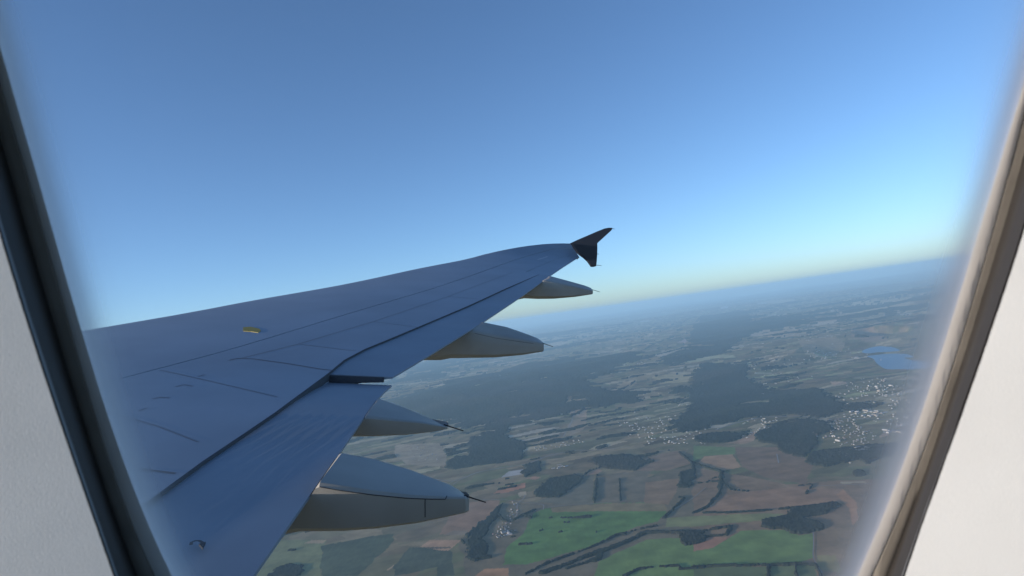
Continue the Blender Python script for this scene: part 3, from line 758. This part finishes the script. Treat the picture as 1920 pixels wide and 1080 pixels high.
for i, y in enumerate(SE):
    e = .003 / (te_x(y) - tip_le(y)); th = .012 + .006 * min(1, y / 8)
    for t, d in ((tf_[y] - e * 1.2, -.002), (tf_[y] + e, -.001), (tf_[y] + e, .05), (tf_[y] - e * 1.2, .05)): vs.append(c2w(surf(y, t, d)))
    if i:
        for k in range(4): a, b = 4 * i - 4 + k, 4 * i - 4 + (k + 1) % 4; fs.append((a, b, b + 4, a + 4))
fs += [(0, 1, 2, 3), tuple(4 * len(SE) - 4 + k for k in range(4))]
mesh_obj('flap_step_shade', vs, fs, dark_gap, root)

vs = []
for dy in (-.006, .010):                       # dark plate: shade painted over the inboard end of the outer flap
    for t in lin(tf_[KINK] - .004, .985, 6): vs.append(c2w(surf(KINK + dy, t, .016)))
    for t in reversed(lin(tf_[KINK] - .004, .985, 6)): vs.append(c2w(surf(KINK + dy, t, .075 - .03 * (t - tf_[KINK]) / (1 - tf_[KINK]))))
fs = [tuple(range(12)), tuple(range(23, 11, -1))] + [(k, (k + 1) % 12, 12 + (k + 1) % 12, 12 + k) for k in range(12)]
mesh_obj('flap_end_shade', vs, fs, dark_gap, root)

# a search tree of the upper skin lets marks and seams be laid on it
def skin_tree():
    vs, fs = [], []; n = 41
    for y in YS:
        for k in range(n): vs.append(c2w(surf(y, k / (n - 1))))
    for i in range(len(YS) - 1):
        for k in range(n - 1):
            a = i * n + k; fs.append((a, a + 1, a + n + 1, a + n))
    return BVHTree.FromPolygons(vs, fs)
SKIN = skin_tree()
def on_skin(u, v, lift=.004):
    hit, nrm, _, d = SKIN.ray_cast(CAM, ray(u, v).normalized())
    if hit is None: return None
    if nrm.dot(up) < 0: nrm = -nrm
    return hit + nrm * lift, nrm
def skin_strip(name, pts, w, m, lift=.002, drop=0.0):
    """a narrow raised bead lying on the skin along a line"""
    P = []
    for (u0_, v0_), (u1, v1) in zip(pts[:-1], pts[1:]):
        k = max(2, int(math.hypot(u1 - u0_, v1 - v0_) / 12))
        P += [(u0_ + (u1 - u0_) * i / k, v0_ + (v1 - v0_) * i / k) for i in range(k)]
    P.append(pts[-1])
    H_ = [h for h in (on_skin(*p, lift) for p in P) if h]
    vs, fs = [], []
    for i, (p, n) in enumerate(H_):
        p = p - up * drop
        d = (H_[min(i + 1, len(H_) - 1)][0] - H_[max(i - 1, 0)][0]).normalized(); s = d.cross(n).normalized() * w / 2
        vs += [p + s, p - s]
        if i: fs.append((2 * i - 2, 2 * i - 1, 2 * i + 1, 2 * i))
    return mesh_obj(name, vs, fs, m, root)
hair = mat('hairline_joint', (.185, .225, .275), .5)
faint = mat('seam_shade', (.12, .13, .15), .6)
skin_strip('panel_seam', [(432, 674), (450, 672), (475, 673), (540, 682), (600, 692), (625, 695)], .012, faint)
skin_strip('panel_seam', [(262, 880), (300, 884), (330, 888)], .012, faint)
skin_strip('panel_seam', [(1008, 487), (1018, 484), (1027, 481)], .03, mat('worn_metal', (.5, .5, .52), .35))
for q in ([(285, 748), (300, 745), (318, 746)], [(330, 725), (345, 721), (362, 724)], [(262, 770), (275, 765)], [(372, 706), (384, 702)], [(430, 676), (445, 672), (462, 671)]):
    skin_strip('skin_scuff', q, .014, hair, .002)
for q in ([(455, 671), (560, 645), (700, 603), (840, 556), (960, 511)], [(560, 645), (640, 655), (668, 658)], [(700, 603), (770, 612), (785, 614)], [(840, 556), (900, 561)],
          [(300, 694), (330, 700), (400, 716), (520, 744)], [(200, 772), (300, 800), (372, 828)]):
    skin_strip('panel_seam', q, .010, hair, .002)
# yellow rope anchor marking
def skin_patch(name, pts, m, th=.003):
    H_ = [on_skin(*p, th) for p in pts]
    if any(h is None for h in H_): return None
    vs = [h[0] for h in H_] + [h[0] - h[1] * (th + .004) for h in H_]; n = len(pts)
    fs = [tuple(range(n)), tuple(range(2 * n - 1, n - 1, -1))] + [(k, (k + 1) % n, n + (k + 1) % n, n + k) for k in range(n)]
    return mesh_obj(name, vs, fs, m, root)
skin_patch('rope_anchor_marking', [(456, 614), (470, 613), (487, 617), (489, 621), (484, 624), (470, 622), (456, 621)], yellow)
# curved arrow painted on the inboard flap
def flap_bead(pts, w):
    P = []
    for u, v in pts:
        hs = on_skin(u, v, 0)
        if hs: P.append(hs)
    return P
skin_strip('arrow_marking', [(358, 1023), (359, 1018), (366, 1015), (374, 1015), (379, 1018), (380, 1023)], .010, black, .002)
skin_patch('arrow_marking', [(373, 1021), (386, 1017), (380, 1029)], black, .0025)

# wing tip fence: a plate in the plane of the tip
def on_plane(u, v, y):
    """where the sight line meets the upright plane at span y (camera metres)"""
    a, b = (u - 960) / F, (540 - v) / F
    # out = a*Z... solve dy = -X*sp + Z*cp
    Z = (y - YC) / (cp - a * sp)
    return Vector((a * Z, b * Z, Z))
OUTV = Vector((-sp, 0, cp)); AFTV = Vector((cp, 0, sp))
def plate(name, pts, y, th, m, par, edge=.35):
    c = sum((on_plane(*p, y) for p in pts), Vector()) / len(pts); n = len(pts); rows = []
    for off, k in ((-th / 2, edge), (-th / 4, .0), (th / 4, .0), (th / 2, edge)):
        row = []
        for p in pts:
            q = on_plane(*p, y); d = (c - q); d = d.normalized() * min(d.length * .5, k * .1)
            row.append(q + d + OUTV * off)
        rows.append(row)
    vs = [c2w(p) for r_ in rows for p in r_]
    fs = [tuple(range(n)), tuple(range(4 * n - 1, 3 * n - 1, -1))]
    for i in range(3):
        for k in range(n):
            a, b = i * n + k, i * n + (k + 1) % n; fs.append((a, b, b + n, a + n))
    return mesh_obj(name, vs, fs, m, par)
YT = 16.80
fence = plate('wingtip_fence', [(1064, 458.5), (1082, 450), (1102, 441.5), (1118, 434.5), (1133, 428.5), (1141, 427), (1148, 427.2), (1147, 431), (1135, 442), (1123, 452.5), (1119.8, 456), (1120, 466), (1119.8, 476), (1118.8, 490), (1117.8, 499), (1113, 500.6), (1107.5, 500.5), (1104.5, 496), (1100, 490), (1094, 484.5), (1085, 478)], YT, .055, navy, root)
def rod(name, a, b, r1, r2, m, par):
    a, b = Vector(a), Vector(b); d = (b - a).normalized(); s = d.orthogonal().normalized(); t = d.cross(s); vs, fs = [], []
    for p, r_ in ((a, r1), (b, r2)):
        vs += [p + (s * math.cos(k * math.pi / 3) + t * math.sin(k * math.pi / 3)) * r_ for k in range(6)]
    fs = [(k, (k + 1) % 6, 6 + (k + 1) % 6, 6 + k) for k in range(6)] + [tuple(range(6)), tuple(range(6, 12))]
    return mesh_obj(name, vs, fs, m, par)
for p, q in (((1147, 428.5), (1153, 429.5)), ((1118, 497), (1128, 498)), ((1119, 476), (1123, 476.5))):
    rod('static_wick', c2w(on_plane(*p, YT)), c2w(on_plane(*q, YT)), .006, .004, black, fence)
# flap track fairings: canoe bodies lofted from side outlines
def tuck(p):
    """keep a fairing point below the flap it hangs from"""
    dx, dy = p.x * cp + p.z * sp, -p.x * sp + p.z * cp
    y = dy + YC; t = (dx + XC - tip_le(y)) / (te_x(y) - tip_le(y))
    if t < 1.03:
        lim = surf(y, min(t, 1.0)).y + max(0, t - 1) * (te_x(y) - tip_le(y)) * 1.6 - (inner_drop(y) if y < KINK else .006) - .008 - .22 * max(0, 1 - t)
        if p.y > lim: p = Vector((p.x, lim, p.z))
    return p
def fairing(y, hw, top, crease, bottom, wick, seams=()):
    u_tip = min(top[-1][0], bottom[-1][0])
    u0f = crease[0][0] - 6
    us = lin(u0f, u_tip, 44); rows = []; x_in = y - hw
    def P(u, v, yy): return on_plane(u, v, yy)
    n_fore = 16
    secs = []
    for i, u in enumerate(us):
        s = i / (len(us) - 1)
        w = hw * (1 - .60 * s ** 1.9)
        pc = P(u, interp(crease, u), y - w)     # near shoulder
        pb = P(u, interp(bottom, u), y - w)
        # the far shoulder at the same station makes the top outline
        q = pc + OUTV * (2 * w); uu = 960 + F * q.x / q.z
        pt = P(uu, interp(top, uu), y + w)
        secs.append((pc + OUTV * w - OUTV * hw, pb.y, pt.y, w))
    # carry it forward under the wing
    d0 = secs[1][0] - secs[0][0]; d0.y = 0; d0 = d0.normalized()
    fore = []
    for k in range(n_fore, 0, -1):
        L = .10 * k; s = k / n_fore; k = k / 3.2
        pc, b, t, w = secs[0]
        hb = b + (0.0 if k < 3 else .05 * (k - 2)); ht = min(t, pc.y) - .08 * k
        fore.append((Vector((pc.x, 0, pc.z)) - d0 * L + Vector((0, min(pc.y, ht + .02) - .02 * k, 0)), min(hb, ht - .06) - .02, ht, w * (1 - .12 * k)))
    secs = fore + secs
    vs, fs = [], []
    for pc, b, t, w in secs:
        base = Vector((pc.x, 0, pc.z)) + OUTV * hw; c = pc.y; hgt = max(c - b, .02); rise = max(t - c, 0)
        ring = [(-w * .84, c + rise * .08 + .012 * hgt), (-w * .95, c), (-w, c - .07 * hgt), (-w * .985, c - .45 * hgt), (-w * .93, b + .16 * hgt), (-w * .72, b + .03 * hgt), (-w * .35, b),
                (w * .35, b), (w * .72, b + .03 * hgt), (w * .93, b + .16 * hgt), (w * .985, c - .45 * hgt), (w, t - .10 * hgt), (w * .96, t - .02 * hgt), (w * .85, t), (w * .3, c + (t - c) * .66 + .01 * hgt), (-w * .4, c + (t - c) * .31 + .014 * hgt)]
        vs += [c2w(tuck(base + OUTV * a + Vector((0, z, 0)))) for a, z in ring]
    L = 16
    for i in range(len(secs) - 1):
        for k in range(L):
            a, b = i * L + k, i * L + (k + 1) % L; fs.append((a, b, b + L, a + L))
    # blunt tail: pull to a small rounded end
    fs.append(tuple(range(L)))
    last = (len(secs) - 1) * L; pc, b, t, w = secs[-1]
    cen = Vector((pc.x, 0, pc.z)) + OUTV * hw + AFTV * .012
    vs += [c2w(cen + OUTV * a * .75 + Vector((0, (b + t) / 2 + (z - (b + t) / 2) * .8, 0))) for a, z in
           [((Vector(vs[last + k]) - c2w(Vector((pc.x, 0, pc.z)) + OUTV * hw)).dot(c2w(OUTV) - CAM), (Vector(vs[last + k]) - CAM).dot(up)) for k in range(L)]]
    for k in range(L):
        a, b_ = last + k, last + (k + 1) % L; fs.append((a, b_, b_ + L, a + L))
    fs.append(tuple(last + L + k for k in range(L)))
    f = mesh_obj('flap_track_fairing', vs, fs, paint_g, root, True, 38)
    tree = BVHTree.FromPolygons([Vector(v) for v in vs], fs)
    for ln in seams:
        pts = []
        for (a0, b0), (a1, b1) in zip(ln[:-1], ln[1:]):
            pts += [(a0 + (a1 - a0) * k / 6, b0 + (b1 - b0) * k / 6) for k in range(6)]
        pts.append(ln[-1]); hs = []
        for p in pts:
            hit, nn, _, _ = tree.ray_cast(CAM, ray(*p).normalized())
            if hit is not None:
                if nn.dot(CAM - hit) < 0: nn = -nn
                hs.append((hit + nn * .0015, nn))
        v2, f2 = [], []
        for i, (p, nn) in enumerate(hs):
            d = (hs[min(i + 1, len(hs) - 1)][0] - hs[max(i - 1, 0)][0]).normalized(); s = d.cross(nn).normalized() * .0015
            v2 += [p + s, p - s, p - s - nn * .006, p + s - nn * .006]
            if i:
                for k in range(4): f2.append((4 * i - 4 + k, 4 * i - 4 + (k + 1) % 4, 4 * i + (k + 1) % 4, 4 * i + k))
        if len(hs) > 2: mesh_obj('panel_seam', v2, f2, dark_gap, f)
    a = P(*wick[0], y - hw * .3); b = P(*wick[1], y - hw * .3)
    rod('static_wick', c2w(a), c2w(b), .0028 * min(a.z / 2.2, 1.6), .0020 * min(a.z / 2.2, 1.6), black, f)
    return f
fairing(4.28, .22, [(580, 838), (632, 845), (700, 858), (770, 879), (845, 908), (866, 921), (873, 929)], [(560, 902), (590, 905), (640, 912), (700, 921), (770, 929), (830, 932), (873, 933)],
        [(500, 1009), (560, 1011), (640, 1009), (700, 1003), (780, 990), (840, 975), (873, 966)], [(870, 929), (911, 942)],
        [[(600, 913), (640, 920), (700, 928), (760, 934), (810, 936), (835, 936), (838, 930)], [(797, 936), (797, 984)]])
fairing(5.44, .24, [(660, 735), (708, 745), (760, 764), (800, 781), (826, 793), (834, 799)], [(640, 777), (680, 781), (740, 787), (790, 792), (834, 800)],
        [(620, 825), (660, 825), (700, 824), (760, 820), (810, 813), (834, 807)], [(832, 796), (869, 808)])
fairing(8.54, .19, [(860, 596), (902, 603), (950, 613), (990, 627), (1010, 635), (1018, 642)], [(850, 616), (885, 621), (930, 629), (970, 636), (1000, 641), (1018, 644)],
        [(770, 673), (850, 674), (900, 673), (930, 672), (980, 667), (1018, 660)], [(1016, 643), (1037, 650)], [[(890, 625), (930, 634), (970, 640), (1000, 644)]])
fairing(12.42, .28, [(1000, 512), (1033, 518), (1070, 528), (1095, 535), (1106, 539), (1111, 543)], [(990, 521), (1015, 525), (1050, 532), (1080, 538), (1111, 545)],
        [(940, 558), (965, 559), (1010, 561), (1040, 560.5), (1080, 557), (1111, 552)], [(1110, 543), (1125, 547.5)])

# ------------------------------------------------------------------ cabin wall and window
TILT = math.tan(R(15))
def on_wall(u, v, D):
    a, b = (u - 960) / F, (540 - v) / F
    Z = D / (1 + b * TILT); return Vector((a * Z, b * Z, Z))
WN = Vector((0, math.sin(R(15)), math.cos(R(15))))     # points out through the wall
WU = Vector((0, math.cos(R(15)), -math.sin(R(15))))
def loop_px(lft, rgt, bot, top=-560):
    """closed rounded outline from traced left and right edges (lists of (y, x)), counted alike for every loop"""
    ysl = lin(-350, 1080, 34)
    def ev(tr, y):
        yy = [p[0] for p in tr]; xx = [p[1] for p in tr]
        if y < yy[0]:
            s = (xx[1] - xx[0]) / (yy[1] - yy[0]); k = yy[0] - y; return xx[0] - s * (k - k * k / 3000)
        return float(np.interp(y, yy, xx))
    def smooth(tr):
        v = np.array([ev(tr, y) for y in ysl])
        c = np.polyfit(ysl, v, 5); return list(np.polyval(c, ysl))
    L, Rr = smooth(lft), smooth(rgt)
    pts = [(x, y) for x, y in zip(L, ysl)]
    sl = (L[-1] - L[-4]) / (ysl[-1] - ysl[-4]); sr = (Rr[-1] - Rr[-4]) / (ysl[-1] - ysl[-4])
    mid = (L[-1] + Rr[-1]) / 2
    def bez(a, b, c, d, n):
        return [tuple((1 - t) ** 3 * a[k] + 3 * (1 - t) ** 2 * t * b[k] + 3 * (1 - t) * t * t * c[k] + t ** 3 * d[k] for k in (0, 1)) for t in [i / n for i in range(1, n)]]
    dl = bot - 1080
    pts += bez((L[-1], 1080), (L[-1] + sl * dl * .75, 1080 + dl * .75), (mid - (mid - L[-1]) * .55, bot), (mid, bot), 16) + [(mid, bot)]
    pts += bez((mid, bot), (mid + (Rr[-1] - mid) * .55, bot), (Rr[-1] + sr * dl * .75, 1080 + dl * .75), (Rr[-1], 1080), 16)
    pts += [(x, y) for x, y in zip(reversed(Rr), reversed(ysl))]
    mt = (L[0] + Rr[0]) / 2
    pts += bez((Rr[0], -350), (Rr[0] + 20, -350 + (top + 350) * .7), (mt + (Rr[0] - mt) * .7, top), (mt, top), 12) + [(mt, top)]
    pts += bez((mt, top), (mt - (mt - L[0]) * .7, top), (L[0] - 20, -350 + (top + 350) * .7), (L[0], -350), 12)
    return pts
LP0 = loop_px([(90, 0), (310, 65), (460, 108), (618, 149), (800, 210), (969, 270), (1080, 322)], [(160, 1920), (240, 1893), (450, 1830), (720, 1749), (900, 1682), (1080, 1610)], 1330)
LP1 = loop_px([(160, 0), (280, 38), (430, 82), (620, 129), (800, 186), (940, 230), (1080, 289)], [(215, 1920), (440, 1860), (770, 1762), (930, 1698), (1080, 1636)], 1352)
LP2 = loop_px([(260, 0), (360, 30), (620, 103), (704, 130), (830, 166), (940, 205), (1056, 252)], [(292, 1920), (450, 1876), (610, 1825), (900, 1732), (1080, 1664)], 1385)
LP3 = loop_px([(405, 0), (620, 64), (675, 84), (791, 124), (916, 163), (1080, 222)], [(420, 1920), (600, 1863), (890, 1758), (1080, 1690)], 1415)
LP4 = loop_px([(440, 0), (560, 36), (675, 71), (791, 114), (916, 154), (1080, 213)], [(432, 1920), (600, 1867), (890, 1763), (1080, 1696)], 1425)
def shift(pts, D, push, k=0.0):
    """world points of a loop on the wall plane at distance D, moved along the wall normal and scaled about the loop's centre"""
    P = [on_wall(u, v, D) for u, v in pts]; c = sum(P, Vector()) / len(P)
    out = []
    for p in P:
        d = p - c; d -= WN * d.dot(WN); out.append(p + d.normalized() * k + WN * push)
    return out
NLP = len(LP0)
def rings(name, rows, m, par, smooth=True, sharp=40):
    vs = [c2w(p) for r_ in rows for p in r_]; fs = []
    for i in range(len(rows) - 1):
        for k in range(NLP):
            a, b = i * NLP + k, i * NLP + (k + 1) % NLP; fs.append((a, b, b + NLP, a + NLP))
    return mesh_obj(name, vs, fs, m, par, smooth, sharp)
wroot = bpy.data.objects.new('cabin_wall', None); SC.collection.objects.link(wroot)
wroot.location = c2w(on_wall(960, 1700, .17)); wroot.empty_display_size = .2
bpy.context.view_layer.update()
tag(wroot, 'pale grey cabin side wall with a rounded window opening', 'cabin wall')
panel_m = mat('cabin_panel', (.70, .685, .66), .55, 0, .4, noise=(40, .03, 4), bump=(2600, .30, .0003))
rim_m = mat('window_rim', (.80, .76, .72), .5, 0, .4, noise=(30, .06, 4))
seal_m = mat('rubber_seal', (.25, .225, .195), .65, 0, .35, noise=(60, .15, 4))
dark_m = mat('dark_rubber', (.034, .030, .027), .6, 0, .35)
D0, D1, D2, D3, D4 = .2043, .205, .2058, .184, .166
r4 = shift(LP4, D4, 0)
r6 = shift(LP4, D4, -.017, .085); r7 = shift(LP4, D4, -.021, .115)
def outer(s):
    P = []
    for p in shift(LP4, D4, -.022, .13):
        c = on_wall(960, 540, D4) - WN * .022; d = p - c
        a, b = d.x, d.dot(WU); k = s / max(abs(a), abs(b)); P.append(c + d * k)
    return P
panel = rings('wall_panel', [r4, r6, r7, shift(LP4, D4, -.022, .13), outer(.55), outer(1.1)], panel_m, wroot)
back = rings('wall_lining', [shift(LP3, D3, .03, .012), [p + WN * .09 for p in shift(LP4, D4, -.02, .15)], [p + WN * .115 for p in outer(1.1)]], dark_m, wroot)
edge_m = mat('panel_edge', (.16, .16, .16), .6)
edge = rings('panel_edge', [shift(LP4, D4, .0005, -.0002), shift(LP3, D3, 0)], edge_m, wroot)
def mix(A, B, k, push=0.0): return [a.lerp(b, k) + WN * push for a, b in zip(A, B)]
W3, W2, W1, W0 = shift(LP3, D3, 0), shift(LP2, D2, 0), shift(LP1, D1, 0), shift(LP0, D0, 0)
gask = rings('window_gasket', [W3, mix(W3, W2, .12, .0022), mix(W3, W2, .4, .0016), mix(W3, W2, .75, .0002), mix(W3, W2, .94, .0002), mix(W3, W2, 1.0, .0007)], dark_m, wroot)
seal = rings('window_seal', [mix(W2, W2, 0, .0006), W2, mix(W2, W1, .15, -.0005), mix(W2, W1, .5, -.0003), mix(W2, W1, .9, .0), mix(W2, W1, 1, .0006)], seal_m, wroot)
rim = rings('window_rim', [mix(W1, W1, 0, .0004), mix(W1, W0, .04), mix(W1, W0, .5, -.0003), W0, shift(LP0, D0, .003, .0030)], rim_m, wroot)

# the pane: clear, a little shiny, the edge's blurred reflection painted as a pale band
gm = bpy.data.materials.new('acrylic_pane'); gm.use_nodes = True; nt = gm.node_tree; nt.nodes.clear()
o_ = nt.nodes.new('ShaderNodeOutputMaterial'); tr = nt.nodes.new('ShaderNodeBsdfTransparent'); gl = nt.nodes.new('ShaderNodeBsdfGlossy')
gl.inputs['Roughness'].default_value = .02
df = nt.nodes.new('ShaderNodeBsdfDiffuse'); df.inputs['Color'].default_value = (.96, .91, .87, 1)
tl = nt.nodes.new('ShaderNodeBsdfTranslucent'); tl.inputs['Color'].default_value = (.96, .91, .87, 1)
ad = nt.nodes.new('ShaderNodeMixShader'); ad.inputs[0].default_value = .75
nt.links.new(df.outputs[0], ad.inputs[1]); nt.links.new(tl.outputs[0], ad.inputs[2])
m1 = nt.nodes.new('ShaderNodeMixShader'); m1.inputs[0].default_value = .012
nt.links.new(tr.outputs[0], m1.inputs[1]); nt.links.new(gl.outputs[0], m1.inputs[2])
at = nt.nodes.new('ShaderNodeAttribute'); at.attribute_name = 'edge_glow'
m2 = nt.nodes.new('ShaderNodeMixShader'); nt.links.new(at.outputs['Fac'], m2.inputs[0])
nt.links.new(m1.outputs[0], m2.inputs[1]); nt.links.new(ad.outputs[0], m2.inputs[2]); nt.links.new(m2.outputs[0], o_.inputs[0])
rows = [shift(LP0, D0, .0012, .002)]; edge_glow = [.85]
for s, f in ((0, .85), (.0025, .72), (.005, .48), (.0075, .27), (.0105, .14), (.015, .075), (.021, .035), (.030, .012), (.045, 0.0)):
    rows.append(shift(LP0, D0, .0012, -s)); edge_glow.append(f)
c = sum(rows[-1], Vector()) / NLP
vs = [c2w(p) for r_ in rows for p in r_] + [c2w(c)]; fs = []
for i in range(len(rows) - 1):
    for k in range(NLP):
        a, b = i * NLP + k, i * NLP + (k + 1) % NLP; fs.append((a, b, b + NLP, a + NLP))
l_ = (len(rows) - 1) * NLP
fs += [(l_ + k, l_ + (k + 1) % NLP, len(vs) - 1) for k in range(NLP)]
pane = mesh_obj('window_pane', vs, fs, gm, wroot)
a = pane.data.attributes.new('edge_glow', 'FLOAT', 'POINT')
a.data.foreach_set('value', np.array([f for f in edge_glow for _ in range(NLP)] + [0.0], dtype=np.float32))

# ------------------------------------------------------------------ the air
hz = bpy.data.materials.new('haze'); hz.use_nodes = True; nt = hz.node_tree; nt.nodes.clear()
o_ = nt.nodes.new('ShaderNodeOutputMaterial'); pv = nt.nodes.new('ShaderNodeVolumePrincipled')
pv.inputs['Color'].default_value = (.46, .745, .98, 1); pv.inputs['Density'].default_value = 2.15e-5; pv.inputs['Anisotropy'].default_value = 0.0
nt.links.new(pv.outputs[0], o_.inputs['Volume'])
zb = float(GZ.min()) - 1.0; zt = H + 170.0; E = 175000.0
vs = [(x, y, z) for z in (zb, zt) for x, y in ((-E, -E), (E, -E), (E, E), (-E, E))]
hb = mesh_obj('haze', vs, [(0, 3, 2, 1), (4, 5, 6, 7), (0, 1, 5, 4), (1, 2, 6, 5), (2, 3, 7, 6), (3, 0, 4, 7)], hz)
tag(hb, 'pale blue haze thickening towards the horizon', 'haze', kind='stuff')
